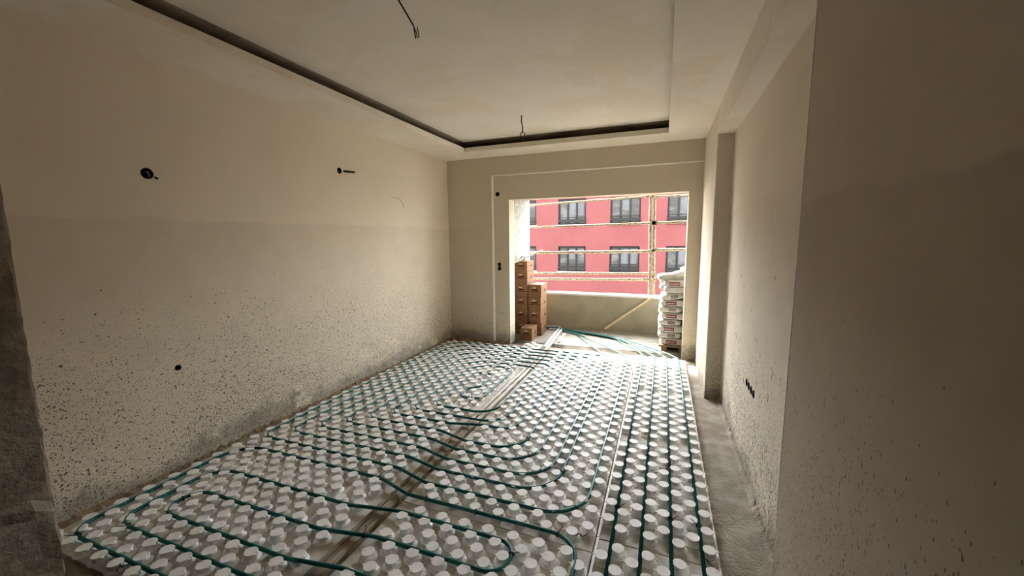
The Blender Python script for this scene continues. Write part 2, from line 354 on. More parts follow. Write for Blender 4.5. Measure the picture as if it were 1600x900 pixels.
# balcony shell
struct(boxobj('wall_balcony_left', (-2.6, YR+0.2, -0.3), (-2.2, 6.66, 2.9), 'bal_white'))
struct(boxobj('wall_balcony_right', (0.95, YR+0.2, -0.3), (1.3, 6.66, 2.9), 'bal_white'))
PY = 6.45
struct(boxobj('wall_parapet', (-2.2, PY, -0.3), (0.95, PY+0.14, 0.545), 'parapet_plaster'))
struct(boxobj('trim_2', (-2.2, PY-0.02, 0.545), (0.95, PY+0.17, 0.58), 'cap_white', bevel=0.004))
struct(boxobj('trim_3', (-2.2, PY-0.012, -0.05), (0.95, PY, 0.10), 'parapet_plaster'))
m = MB()                                              # outer face of the building this room belongs to
m.box((-16, 5.45, -12), (-2.6, 6.62, 9)); m.box((1.3, 5.45, -12), (14, 6.62, 9)); m.box((-2.6, 5.45, 2.8), (1.3, 6.62, 9)); m.box((-2.6, 5.45, -12), (1.3, 6.62, -0.3))
struct(m.obj('wall_exterior', 'exterior_render'))
struct(boxobj('ceiling_balcony', (-2.6, YR+0.2, 2.55), (1.3, 6.7, 2.8), 'bal_white'))
struct(boxobj('trim_4', (-2.6, 6.55, 2.19), (1.3, 6.7, 2.56), 'bal_white'))
# crumbled mortar along the feet of the walls
def ridge(name, pts, wdt, hgt, mat, label, seed):
    r = random.Random(seed); vv = []; ff = []; P0 = [Vector(p) for p in pts]; tot = []
    for a, b in zip(P0[:-1], P0[1:]):
        k = max(2, int((b-a).length/0.02))
        for i in range(k): tot.append(a.lerp(b, i/k))
    tot.append(P0[-1]); n = 5
    for i, p in enumerate(tot):
        d = (tot[min(i+1, len(tot)-1)]-tot[max(0, i-1)]).normalized(); s = Vector((d.y, -d.x, 0))
        q_ = 0.5+0.25*math.sin(i*0.11+seed)+0.15*math.sin(i*0.29+2*seed)+0.1*math.sin(i*0.83); ww = wdt*(0.75+0.4*q_+r.uniform(0, .12)); hh = hgt*(0.55+0.45*q_+r.uniform(0, .12))
        for k, (a, b) in enumerate(((0, 1.0), (0.25, 0.9), (0.55, 0.55), (0.85, 0.18), (1.05, -0.4))):
            vv.append(p+s*(a*ww)+Vector((0, 0, b*hh*(1 if b < 0 else r.uniform(.7, 1.2)))))
    for i in range(len(tot)-1):
        for k in range(n-1): ff.append((i*n+k, (i+1)*n+k, (i+1)*n+k+1, i*n+k+1))
    o = mesh_obj(name, vv, ff, mat); tag(o, label, 'debris', kind='stuff'); return o
ridge('mortar_crumbs', [(XL, 0.8, ZF), (XL, YB, ZF)], 0.035, 0.055, 'dirt', 'brown crumbled mortar along the foot of the long left wall', 1)
ridge('mortar_crumbs', [(XL, YB, ZF), (fx, YB, ZF), (fx, YR, ZF), (OX0, YR, ZF)], 0.05, 0.05, 'dirt', 'brown crumbled mortar along the foot of the back wall', 2)
ridge('mortar_crumbs', [(XR, YP, ZF), (XR, YN, ZF)], 0.03, 0.035, 'concrete_floor', 'grey mortar droppings along the foot of the right wall', 5)

# ------------------------------------------------------------------ wall fittings
def cup(name, loc, axis, r, d, label, group=None):
    """open round installation box sunk in the wall; axis = wall normal into the room"""
    root = empty(name, loc); tag(root, label, 'junction box', group)
    ax = Vector(axis); q = ax.to_track_quat('Z', 'Y'); N = 16
    def lathe(nm, prof, mat):
        vv = []; ff = []
        for rr, zz in prof:
            for k in range(N):
                a = 2*math.pi*k/N; vv.append(q @ Vector((rr*math.cos(a), rr*math.sin(a), zz)))
        for i in range(len(prof)-1):
            for k in range(N):
                k2 = (k+1) % N; ff.append((i*N+k, i*N+k2, (i+1)*N+k2, (i+1)*N+k))
        return mesh_obj(nm, vv, ff, mat, root)
    lathe('cup', [(r*0.97, 0.001), (r*0.90, 0.002), (r*0.86, -d*0.9), (0.001, -d*0.92)], 'black_plastic')
    return root, q
c1, q = cup('junction_box', (XL, 1.52, 1.91), (1, 0, 0), 0.034, 0.05, 'round black junction box with a wire stub, alone high on the left wall')
m = MB(); m.tube([(-0.04, 0.0, 0.006), (-0.01, 0.004, 0.012), (0.004, 0.006, 0.0), (0.002, 0.008, -0.018)], 0.0035, 6); m.obj('wire', 'bag_grey', c1)
m = MB(); m.tube([(-0.02, 0.03, -0.012), (0.004, 0.040, -0.020), (0.006, 0.05, -0.026)], 0.006, 6); m.obj('conduit_end', 'black_plastic', c1)
c2, q = cup('junction_box', (XL, 3.075, 2.16), (1, 0, 0), 0.030, 0.05, 'black junction box with a twisted cable end sticking out, left wall')
m = MB()
for ph in (0, 2.1, 4.2): m.tube([(-0.02+0.05*s, 0.01+0.15*s, 0.004*math.sin(10*s+ph)+0.006*s) for s in [k/12 for k in range(13)]], 0.0075, 6)
m.obj('twisted_cable', 'black_cable', c2)
m = MB(); m.tube([(0.030, 0.158, 0.007), (0.032, 0.172, 0.008)], 0.011, 6); m.obj('copper_end', 'copper', c2)
c3, q = cup('wall_hole', (XL, 1.56, 0.68), (1, 0, 0), 0.019, 0.04, 'small black hole low on the left wall among the splashes')
c3['category'] = 'hole'
for (x, z, r), lb in zip(BH, ('single black junction box beside the upper left of the balcony opening', 'upper of the paired black boxes left of the balcony opening', 'lower of the paired black boxes left of the balcony opening')):
    cup('junction_box', (x, YR, z), (0, -1, 0), r, 0.05, lb, 'round boxes beside the balcony opening')
for (y, z), lb in zip(RH, ('farthest of four black socket boxes in a row on right wall', 'second farthest of four black socket boxes on right wall', 'third farthest of four black socket boxes on right wall', 'nearest of four black socket boxes in a row on right wall')):
    o, q = cup('socket_box', (XR, y, z), (-1, 0, 0), 0.0275, 0.05, lb, 'socket boxes low on the right wall')
# loose wires
a, b = at(612, 307, 0, XL+0.01), at(626, 325, 0, XL+0.01)
m = MB(); m.tube([a+Vector((-0.02, -0.02, 0.0)), a, a.lerp(b, 0.4)+Vector((0.05, 0.02, 0.025)), a.lerp(b, 0.75)+Vector((0.055, 0.015, 0.01)), b+Vector((0.045, 0, 0))], 0.0035, 6)
tag(m.obj('wall_wire', 'cable_end'), 'thin curved wire end sticking out of the left wall near the corner', 'wire')
top = at(614, -14, 2, ZU); end = at(646, 40, 1, top.y+0.12)
root = empty('ceiling_cable', top); tag(root, 'dark cable with folded bare ends hanging from the ceiling, nearer one', 'cable')
L = lambda v: tuple(Vector(v)-top)
m = MB(); m.tube([(0, 0, 0.01), L(top.lerp(end, 0.25)+Vector((0.004, -0.01, 0))), L(top.lerp(end, 0.6)+Vector((0.004, 0, -0.006))), L(end)], 0.0042, 6); m.obj('cable', 'black_cable', root)
e2 = at(650, 60, 1, end.y); d2 = e2-end; sx = Vector((0.010, 0, 0.001))
for k, s in enumerate((-0.25, 0.75)):
    o_ = sx*s
    m = MB(); m.tube([L(end), L(end+d2*0.5+o_), L(end+d2*0.92+o_*1.2), L(end+d2+o_*1.6), L(end+d2*0.92+o_*2+sx*0.6), L(end+d2*0.2+o_*2+sx*0.4)], 0.0024, 6); m.obj('wire', 'black_cable', root)
    m = MB(); m.tube([L(end+d2*0.35+o_*1.4+sx*0.1), L(end+d2*0.9+o_*1.5+sx*0.2)], 0.0022, 6); m.obj('bare_wire', 'cable_end', root)
top = at(815, 180, 2, ZU); end = at(816.5, 206, 1, top.y)
root = empty('ceiling_cable', top); tag(root, 'short dark cable with a loop at its end hanging from the ceiling, farther one', 'cable')
m = MB(); m.tube([(0, 0, 0.01), L(top.lerp(end, 0.4)+Vector((-0.006, 0, 0))), L(top.lerp(end, 0.7)+Vector((0.004, 0, 0))), L(end)], 0.006, 6); m.obj('cable', 'black_cable', root)
m = MB(); m.tube([L(end+Vector((0.022*math.sin(k*math.pi*2/10)*(0.5 if k in (0, 10) else 1), 0, -0.03*(1-math.cos(k*math.pi*2/10))))) for k in range(11)], 0.0042, 6); m.obj('loop', 'black_cable', root)

# ------------------------------------------------------------------ studded insulation panels
PX_, PYP = 0.1355, 0.1326
def stud_mesh():
    m = MB(); N = 12; prof = [(0.044, 0.0), (0.0290, 0.008), (0.0258, 0.0225), (0.0318, 0.0268), (0.0300, 0.0312)]
    vv = []; ff = []
    for r, z in prof:
        for k in range(N):
            a = 2*math.pi*(k+0.5)/N; vv.append((r*math.cos(a), r*math.sin(a), z))
    for i in range(len(prof)-1):
        for k in range(N):
            k2 = (k+1) % N; ff.append((i*N+k, i*N+k2, (i+1)*N+k2, (i+1)*N+k))
    ff.append(tuple(range((len(prof)-1)*N, len(prof)*N)))
    m.add(vv, ff)
    for s in (-1, 1):                                  # small retaining barbs
        m.add([(s*0.025, -0.006, 0.0265), (s*0.042, -0.003, 0.027), (s*0.042, 0.003, 0.027), (s*0.025, 0.006, 0.0265), (s*0.026, 0, 0.017)], [(0, 1, 2, 3), (0, 4, 1), (1, 4, 2), (2, 4, 3)])
    me = bpy.data.meshes.new('stud'); me.from_pydata(m.v, [], m.f); me.materials.append(MATS['foam_white']); me.update()
    return me
STUD = stud_mesh(); SV = [v.co.copy() for v in STUD.vertices]; SF = [list(f.vertices) for f in STUD.polygons]
FAR_Y = 3.75
def panel(x0, x1, y0, y1, ax, ay, px, py, label, lip_=False):
    z0 = ZF+0.003; zt = 0.0
    root = empty('insulation_panel', ((x0+x1)/2, (y0+y1)/2, z0)); tag(root, label, 'insulation panel', 'studded underfloor heating panels')
    L0 = root.location
    g = 0.0025; dz = random.uniform(-0.0008, 0.0008)
    boxobj('base_sheet', (x0+g-L0.x, y0+g-L0.y, 0), (x1-g-L0.x, y1-g-L0.y, zt-z0+dz), 'foam_dusty', root, bevel=0.0025)
    if lip_:
        for xa, xb in ((x0, x0+0.014), (x1-0.010, x1)):
            boxobj('edge_lip', (xa+g-L0.x, y0+g-L0.y, zt-z0), (xb-L0.x, y1-g-L0.y, zt-z0+0.011), 'foam_white', root)
    far = MB(); mar = 0.0275
    for sub in (0, 1):
        bx, by = ax+sub*px/2, ay+sub*py/2
        for i in range(math.floor((x0-bx)/px)-1, math.ceil((x1-bx)/px)+2):
            for j in range(math.floor((y0-by)/py)-1, math.ceil((y1-by)/py)+2):
                x, y = bx+i*px, by+j*py
                if not (x0+mar < x < x1-mar and y0+mar < y < y1-mar): continue
                jx_, jy_, rz = random.uniform(-.0015, .0015), random.uniform(-.0015, .0015), random.choice((0, math.pi/2))*0+random.uniform(-.15, .15)
                if y < FAR_Y:
                    o = bpy.data.objects.new('stud', STUD); COL.objects.link(o); o.parent = root
                    o.location = (x+jx_-L0.x, y+jy_-L0.y, zt-z0+dz); o.rotation_euler = (0, 0, rz)
                else:
                    far.add([(v.x+x-L0.x, v.y+y-L0.y, v.z+zt-z0+dz) for v in SV], SF)
    if far.v: tag(far.obj('far_studs', 'foam_white', root), kind='stuff')
ordn = ('nearest', 'second nearest', 'second farthest', 'farthest')
for k, (a, b) in enumerate(((0.80, 1.84), (1.84, 2.88), (2.88, 3.92), (3.92, 5.06))):
    panel(-0.262, 0.295, a, b, 0.2555, 1.776, PX_, PYP, ordn[k]+' white studded panel in the column edging the bare concrete strip at right', True)
for k, (a, b) in enumerate(((0.84, 1.74), (1.74, 2.773), (2.773, 3.834), (3.834, 5.0))):
    panel(-1.352, -0.266, a, b, -0.921, 1.414, PX_, PYP, ordn[k]+' white studded panel in the wide middle column right of the wooden plank')
for k, (a, b) in enumerate(((0.85, 1.9165), (1.9165, 2.977), (2.977, 4.038), (4.038, 4.98))):
    panel(-2.915, -1.755, a, b, -1.917, 1.817, PYP, PYP, ordn[k]+' white studded panel in the wide column along the left wall')
for k, (a, b) in enumerate(((0.85, 2.115), (2.115, 3.441), (3.441, 4.98))):
    panel(-1.750, -1.465, a, b, -1.62, 1.817, PYP, PYP, ('nearest', 'middle', 'farthest')[k]+' strip of white studded panel just left of the wooden plank')
panel(-1.80, -1.53, 4.99, 5.24, -1.66, 5.05, PYP, PYP, 'small white studded offcut lying at the balcony opening')
# dirt strip and boards in the gap between the panels
m = MB(); m.box((-1.462, 0.84, ZF), (-1.355, 5.0, ZF+0.006)); tag(m.obj('gap_dirt', 'dirt'), 'brown dirt lying in the gap between the studded panels', 'dirt', kind='stuff')
def board(name, x0, x1, y0, y1, zt, lab, mat='old_wood', dx=0.0, n=24, th=0.016):
    vv = []; ff = []; r = random.Random(int(x0*1000))
    for i in range(n+1):
        t_ = i/n; y = y0+(y1-y0)*t_; s = dx*t_; w1, w2 = 0.002*r.uniform(-1, 1), 0.002*r.uniform(-1, 1); z = zt+0.0015*math.sin(i*1.3)
        vv += [(x0+s+w1, y, z-th), (x0+s+w1, y, z), (x1+s+w2, y, z), (x1+s+w2, y, z-th)]
    for i in range(n):
        for k in range(4): ff.append((i*4+k, (i+1)*4+k, (i+1)*4+(k+1) % 4, i*4+(k+1) % 4))
    ff += [(0, 1, 2, 3), (n*4+3, n*4+2, n*4+1, n*4)]
    return tag(mesh_obj(name, vv, ff, mat), lab, 'board')
board('wooden_plank', -1.428, -1.376, 0.86, 2.62, 0.006, 'weathered brown wooden plank lying in the gap between studded panels, near half')
board('wooden_lath', -1.455, -1.436, 0.86, 2.62, 0.008, 'narrow grey wooden lath beside the weathered plank between the panels')
board('pale_lath', -1.452, -1.425, 2.66, 5.10, 0.010, 'left one of two pale laths continuing the plank toward the balcony', 'pale_lath')
board('pale_lath', -1.405, -1.375, 2.64, 4.86, 0.008, 'right one of two pale laths continuing the plank toward the balcony', 'pale_lath')

# ------------------------------------------------------------------ heating pipes
PR, PZ = 0.0100, 0.0235
def rounded(pts):
    """polyline [(x,y,r[,z])] with corner radii -> smooth path"""
    P = [Vector((p[0], p[1], p[3] if len(p) > 3 else PZ)) for p in pts]; out = [P[0]]
    for i in range(1, len(P)-1):
        a, b, c = P[i-1], P[i], P[i+1]; u = (a-b); v = (c-b); r = pts[i][2]
        ang = u.angle(v)
        tl = min(r/math.tan(ang/2) if ang < 3.13 else 0, 0.49*u.length, 0.49*v.length)
        if tl < 1e-4: out.append(b); continue
        s, e_ = b+u.normalized()*tl, b+v.normalized()*tl; k = 9
        for q in range(k+1):
            tq = q/k; w = 0.55                          # rational quadratic, close to an arc
            w = math.sin(ang/2); den = (1-tq)**2+2*w*tq*(1-tq)+tq**2
            out.append((s*(1-tq)**2+b*(2*w*tq*(1-tq))+e_*tq**2)/den)
    out.append(P[-1])
    res = [out[0]]
    for p in out[1:]:
        if (p-res[-1]).length > 1e-4: res.append(p)
    return res
def pipe(pts, label, ties=()):
    path = rounded(pts)
    p0 = path[0]
    root = empty('heating_pipe', (p0.x, p0.y, 0)); tag(root, label, 'pipe', 'teal underfloor heating pipes')
    m = MB(); m.tube([q-Vector((p0.x, p0.y, 0)) for q in path], PR, 8); m.obj('tube', 'pipe_teal', root, smooth=True)
    for tx, ty in ties:                                  # black cable ties holding the pipe down
        i = min(range(1, len(path)), key=lambda i: min((path[i-1].lerp(path[i], s/8)-Vector((tx, ty, PZ))).length for s in range(9)))
        s = min(range(9), key=lambda s: (path[i-1].lerp(path[i], s/8)-Vector((tx, ty, PZ))).length)
        c = path[i-1].lerp(path[i], s/8); d = (path[i]-path[i-1]).normalized(); sd = d.cross(Vector((0, 0, 1)))
        mm = MB(); k = 8
        ring = [c+sd*math.cos(a)*(PR+.003)+Vector((0, 0, math.sin(a)*(PR+.003))) for a in [math.pi*2*j/k for j in range(k+1)]]
        off = Vector((p0.x, p0.y, 0))
        mm.tube([q-off for q in ring], 0.0032, 5)
        tl = random.choice((-1, 1))
        mm.tube([c+sd*tl*(PR+.002)+Vector((0, 0, .006))-off, c+sd*tl*(PR+.015)+Vector((0, 0, .018))-off+d*0.004, c+sd*tl*(PR+.03)+Vector((0, 0, .024))-off+d*0.012], 0.0022, 4)
        mm.obj('cable_tie', 'black_plastic', root)
JA, JB = -1.56, -1.31                                     # the rows step sideways across the plank
LX = [-2.815, -2.682, -2.549, -2.417, -2.284, -2.152, -2.019, -1.886]
LY = [1.983, 2.115, 2.248, 2.380, 2.513, 2.646, 2.778, 2.911]
RY = [1.910, 2.055, 2.180, 2.312, 2.440, 2.705, 2.778, 2.911]
RX = [-0.345, -0.548, -0.616, -0.7515, -0.887, -1.0225, -1.158, -1.2935]
TY = [4.90, 4.767, 4.635, 4.487, 4.34, 4.20, 4.07, 3.82]
def ring_(k, tr):   # from right leg k, along the bottom, up the left, back along the top to right leg k+2
    r1 = 0.24 if k < 5 else 0.2
    pts = [(RX[k], RY[k], r1)]
    if abs(RY[k]-LY[k]) > 0.01: pts += [(JB, RY[k], 0.12), (JA, LY[k], 0.12)]
    pts += [(LX[k], LY[k], 0.10), (LX[k], TY[k], 0.26)]
    return pts
def bal(n):          # fan of the six supply pipes on the balcony, n = 0 (outermost) .. 5
    return BAL[n]
OFF = lambda k: k*0.021
# balcony route of each line, from the panel edge to the bundle
def trunk(k):
    o = OFF(k); zz = 0.0+0.004*(k % 2)
    return [(-0.63+0.3*o, 5.98-o, 0.4, zz), (-1.00, 6.13-o, 0.6, zz), (-1.50, 6.275-o*0.75, 0.5, zz), (-1.79, 6.31-o*0.35, 0.1, zz)]
fan = {1: [(0.2216, 5.06, 0.12), (0.10, 5.30, 0.3, 0.01), (-0.30, 5.74, 0.5, 0.0)],
       2: [(0.086, 5.06, 0.12), (-0.02, 5.28, 0.3, 0.01), (-0.35, 5.70, 0.4, 0.0)],
       3: [(-0.049, 5.06, 0.12), (-0.16, 5.28, 0.3, 0.01), (-0.45, 5.76, 0.4, 0.0)],
       4: [(-0.185, 5.06, 0.12), (-0.28, 5.34, 0.3, 0.01), (-0.52, 5.71, 0.4, 0.0)],
       5: [(-0.345, 4.90, 0.12), (-0.52, 5.18, 0.3, 0.01), (-0.90, 5.66, 0.4, 0.0)],
       6: [(-0.548, 4.84, 0.1), (-0.70, 5.04, 0.2, 0.012), (-1.07, 5.72, 0.4, 0.0)]}
def tail(n):
    k = n-1; t_ = trunk(k)
    if n >= 5: t_ = [(-1.20, 6.02-0.02*(n-5), 0.3, 0.0), t_[2], t_[3]]
    return fan[n]+t_
# spiral circuit: in along leg 5, out along leg 6
sp = list(reversed(tail(5)))
for k in (0, 2, 4, 6):
    sp += ring_(k, None)
    nx = RX[k+2] if k+2 < 8 else -1.53
    sp += [(nx, TY[k], 0.13)]
sp += [(-1.53, 3.15, 0.11), (-1.765, 3.15, 0.11), (-1.765, 3.34, 0.07), (-1.665, 3.46, 0.07), (-1.665, 3.82, 0.09)]
inn = []
for k in (1, 3, 5, 7):
    inn += ring_(k, None)
    if k < 7: inn += [(RX[k+2], TY[k], 0.13)]
sp += list(reversed(inn)) + tail(6)
tz = lambda px, py: tuple(at(px, py, 2, PZ))[:2]
pipe(sp, 'long teal pipe coiled in a double spiral over the far half of the studded floor',
     [tz(760+570*.25, 680+460*.25), tz(760+470*.25, 680+235*.25), tz(760+345*.25, 680+232*.25), tz(760+262*.25, 680+133*.25), tz(440+0, 682), tz(471, 668), tz(512, 664), tz(556, 656), tz(623, 636),
      tz(680+710*.2, 520+828*.2), tz(680+510*.2, 520+640*.2), tz(680+525*.2, 520+535*.2), tz(680+210*.2, 520+580*.2), tz(680+290*.2, 520+503*.2), tz(680+900*.2, 520+550*.2)])
pipe([(-0.74, 0.45, .1), (-0.74, 0.922, 0.15), (-2.815, 0.922, 0.11), (-2.815, 1.850, 0.20), (JA-0.03, 1.850, 0.12), (JB-0.03, 1.777, 0.12), (-0.325, 1.777, 0.16), (-0.325, 0.45, 0.1)],
     'teal pipe forming the outermost of the front loops, nearest the wall end', [tz(381, 699), tz(123, 836), tz(599, 739), tz(760+460*.25, 680+605*.25), tz(665, 773), tz(757, 794)])
pipe([(-0.60, 0.45, .1), (-0.60, 1.054, 0.15), (-2.682, 1.054, 0.11), (-2.682, 1.585, 0.16), (-1.60, 1.585, 0.3), (-1.30, 1.640, 0.3), (-0.612, 1.640, 0.10), (-0.612, 1.441, 0.10), (-1.30, 1.441, 0.3), (-1.60, 1.386, 0.3), (-2.549, 1.386, 0.12), (-2.549, 1.187, 0.10), (-1.60, 1.187, 0.3), (-1.30, 1.235, 0.3), (-0.46, 1.235, 0.14), (-0.46, 0.45, .1)],
     'teal pipe forming the two long hairpin loops inside the front loop', [tz(342, 735), tz(799, 866), tz(576, 832), tz(201, 824), tz(281, 776)])
for n, lb in ((1, 'straight teal pipe running closest to the right edge of the studded panels'), (2, 'second straight teal pipe from the right edge of the panels'),
              (3, 'third straight teal pipe from the right edge of the panels'), (4, 'fourth straight teal pipe from the right edge, just right of the panel seam')):
    x = fan[n][0][0]
    tt = {1: [tz(1090, 800), (x, 3.4)], 2: [tz(1048, 816)], 3: [tz(1008, 733), (x, 4.0)], 4: [tz(952, 842)]}[n]
    pipe([(x, 0.30, 0.1)]+tail(n), lb, tt)
# loose black ties lying on the panels
for (px, py), lb in (((908, 838), 'loose black cable tie lying on the panels inside the right bend of the front loop'), ((1106, 878), 'loose black cable tie by the rightmost straight pipe'), ((551, 657), 'tiny black tie end beside a left bend of the spiral'),
                     ((188, 886), 'loose black tie twig near the wall end at left')):
    c = at(px, py, 2, 0.02); root = MB(); dx = Vector((0.028, 0.006, 0))
    root.tube([c-dx, c-dx*0.3+Vector((0, 0.006, .01)), c+dx*0.3, c+dx+Vector((0, 0.012, .008))], 0.0026, 5)
    root.tube([c-dx*0.2+Vector((0, 0.004, 0.004)), c+Vector((0.008, -0.016, 0.004)), c+Vector((0.02, -0.02, 0.0))], 0.0024, 5)
    tag(root.obj('cable_tie', 'black_plastic'), lb, 'cable tie')
# small foam crumb / brown crumb inside the spiral
c = at(737, 629, 2, 0.012); m = MB(); m.tube([c+Vector((-0.03, 0, 0)), c+Vector((0, 0.01, 0.012)), c+Vector((0.025, 0.0, 0.004))], 0.012, 6, rr=[0.004, 0.014, 0.003])
tag(m.obj('mortar_lump', 'dirt'), 'brown mortar lump lying inside the spiral of pipe', 'debris')

# ------------------------------------------------------------------ balcony: laths, cartons, bags, stick
def rod(name, a, b, wd, ht, mat, lab, cat):
    a, b = Vector(a), Vector(b); d = (b-a).normalized(); s = d.cross(Vector((0, 0, 1))).normalized()*wd/2; u = s.cross(d).normalized()*ht/2
    vv = [a-s-u, a+s-u, a+s+u, a-s+u, b-s-u, b+s-u, b+s+u, b-s+u]
    return tag(mesh_obj(name, vv, [(0, 1, 2, 3), (7, 6, 5, 4), (0, 4, 5, 1), (1, 5, 6, 2), (2, 6, 7, 3), (3, 7, 4, 0)], mat), lab, cat)
rod('white_lath', (-1.485, 5.12, 0.0), (-1.575, 6.40, 0.0), 0.030, 0.024, 'cap_white', 'white lath on the balcony floor, left of the close parallel pair', 'lath')
rod('white_lath', (-1.435, 5.12, 0.0), (-1.510, 6.24, 0.0), 0.030, 0.024, 'cap_white', 'white lath on the balcony floor, right of the close parallel pair', 'lath')
rod('white_lath', (-1.95, 6.40, 0.004), (-1.60, 6.425, 0.004), 0.022, 0.024, 'cap_white', 'white lath lying along the parapet foot behind the cartons', 'lath')
rod('white_lath', (-1.72, 6.20, 0.0), (-1.58, 6.225, 0.0), 0.022, 0.024, 'cap_white', 'short white lath between the cartons and the parallel laths', 'lath')
rod('lath', (-1.375, 5.48, -0.01), (-1.40, 6.0, -0.01), 0.026, 0.016, 'pale_lath', 'short pale lath at the left edge of the sunlit balcony floor', 'lath')
a = at(945, 514, 1, 6.28); b = at(1020, 464, 1, 6.425); a.z = max(a.z, ZF+0.012)
rod('wooden_stick', a, b, 0.026, 0.026, 'stick_wood', 'thin wooden stick leaning slantwise against the parapet', 'stick')
def carton(x0, y0, z0, w_, d_, h_, rz, label, torn=False):
    root = empty('carton', (x0, y0, z0), rz); tag(root, label, 'carton', 'brown cartons stacked on the balcony')
    boxobj('box', (0, 0, 0), (w_, d_, h_-(0.004)), 'cardboard', root, bevel=0.006)
    m = MB(); m.box((0.004, 0.004, h_-0.005), (w_/2-0.0015, d_-0.004, h_-0.001)); m.obj('flap', 'cardboard', root)
    m = MB(); m.box((w_/2+0.0015, 0.004, h_-0.005), (w_-0.004, d_-0.004, h_-0.001)); m.obj('flap', 'cardboard', root)
    m = MB(); e = 0.0012
    r = random.Random(int(x0*977+z0*331))
    m.box((w_*.28, -e, h_*.53), (w_*.72, 0, h_*.64)); m.box((w_*.12, -e, h_*.42), (w_*.88, 0, h_*.465))
    if r.random() < 0.6: m.box((w_*.25, -e, h_*.24), (w_*.45, 0, h_*.275)); m.box((w_*.50, -e, h_*.24), (w_*.72, 0, h_*.275))
    m.obj('front_print', 'carton_print', root)
    m = MB(); m.box((w_, d_*.45, h_*.42), (w_+e, d_*.75, h_*.48)); m.box((w_, d_*.58, h_*.48), (w_+e, d_*.75, h_*.60)); m.obj('side_print', 'carton_print', root)
    m = MB(); m.box((w_*.34, -e*1.5, h_*.70), (w_*.60, 0, h_*.78)); m.obj('hand_hole_label', 'carton_tape', root)
    return root
CW, CD, CH = 0.205, 0.34, 0.199
rowsR = ('bottom carton of the right stack on the balcony, half behind the loose one', 'second carton up in the right stack on the balcony', 'third carton up in the right stack on the balcony', 'top carton of the shorter right stack on the balcony')
for k, lb in enumerate(rowsR):
    carton(-1.955+(0.02 if k == 0 else 0.004*k), 5.80+0.01*(k % 2), ZF+k*(CH+.001), CW, CD+(0.02 if k == 1 else 0), CH, (0.05 if k == 0 else 0.0), lb)
rowsL = ('bottom carton of the left stack, in shade behind the loose one', 'second carton up in the taller left stack', 'third carton up in the taller left stack', 'fourth carton up in the taller left stack', 'fifth carton up in the left stack, above the right stack', 'topmost carton of the left stack, under the pale lath')
for k, lb in enumerate(rowsL):
    carton(-2.168, 5.80+0.006*((k*2) % 3), ZF+k*(CH+.001), CW, CD, (CH if k < 5 else 0.158), 0.0, lb)
carton(-1.955, 5.45, ZF, 0.185, 0.27, 0.19, 0.03, 'single loose carton standing in front of the two stacks')
a = at(801, 411.5, 1, 5.74); b = at(848, 391, 1, 6.02)
zt = ZF+5*(CH+.001)+0.158+0.012
rod('pale_batten', a, b, 0.030, 0.022, 'pale_lath', 'pale batten lying slantwise across the topmost carton', 'batten')
c = Vector((-2.11, 6.02, zt-0.010)); m = MB()
for k in range(5): m.tube([c+Vector((0.03*math.sin(k*2.1), 0.02*math.cos(k*1.7), 0.0)), c+Vector((0.03*math.sin(k*1.3+1), 0.02, 0.05+0.006*k)), c+Vector((0.05*math.cos(k), -0.02, 0.012))], 0.008, 5)
tag(m.obj('tangled_strap', 'bag_grey'), 'dark tangled strap lying on the topmost carton', 'strap')

def bag_mesh(lx, ly, lz, seed):
    r = random.Random(seed); nx, ny, nz = 12, 6, 4
    bm = bmesh.new(); bmesh.ops.create_cube(bm, size=2)
    bmesh.ops.subdivide_edges(bm, edges=bm.edges[:], cuts=5, use_grid_fill=True)
    ph = [r.uniform(0, 6) for _ in range(6)]
    for v in bm.verts:
        x, y, z = v.co
        k = 1-0.22*abs(x)**6-0.16*abs(y)**6
        z2 = z*k; x2 = x*(1-0.05*abs(z)**2-0.04*abs(y)**4); y2 = y*(1-0.07*abs(z)**2-0.06*abs(x)**6)
        wob = 0.05*math.sin(3*x+ph[0]+2*y)+0.05*math.sin(5*y+ph[1])+0.04*math.sin(7*x+ph[2])
        v.co = (x2*lx/2*(1+0.015*math.sin(4*y+ph[3])), y2*ly/2*(1+0.02*math.sin(5*x+ph[4])), (z2+wob*(0.5 if z > 0 else 0.15))*lz/2)
    me = bpy.data.meshes.new('sack'); bm.to_mesh(me); bm.free(); me.materials.append(MATS['bag_paper'])
    for f in me.polygons: f.use_smooth = True
    return me
BL, BW = 0.50, 0.29
zp = 0.085
ztop = at(1036, 436, 1, 5.52).z
LHGT = (ztop-(ZF+zp))/10.2
BAG = [bag_mesh(BL, BW, LHGT*1.05, s) for s in (1, 2, 3)]
BX, BY = at(1029, 541, 1, 5.52).x, 5.52
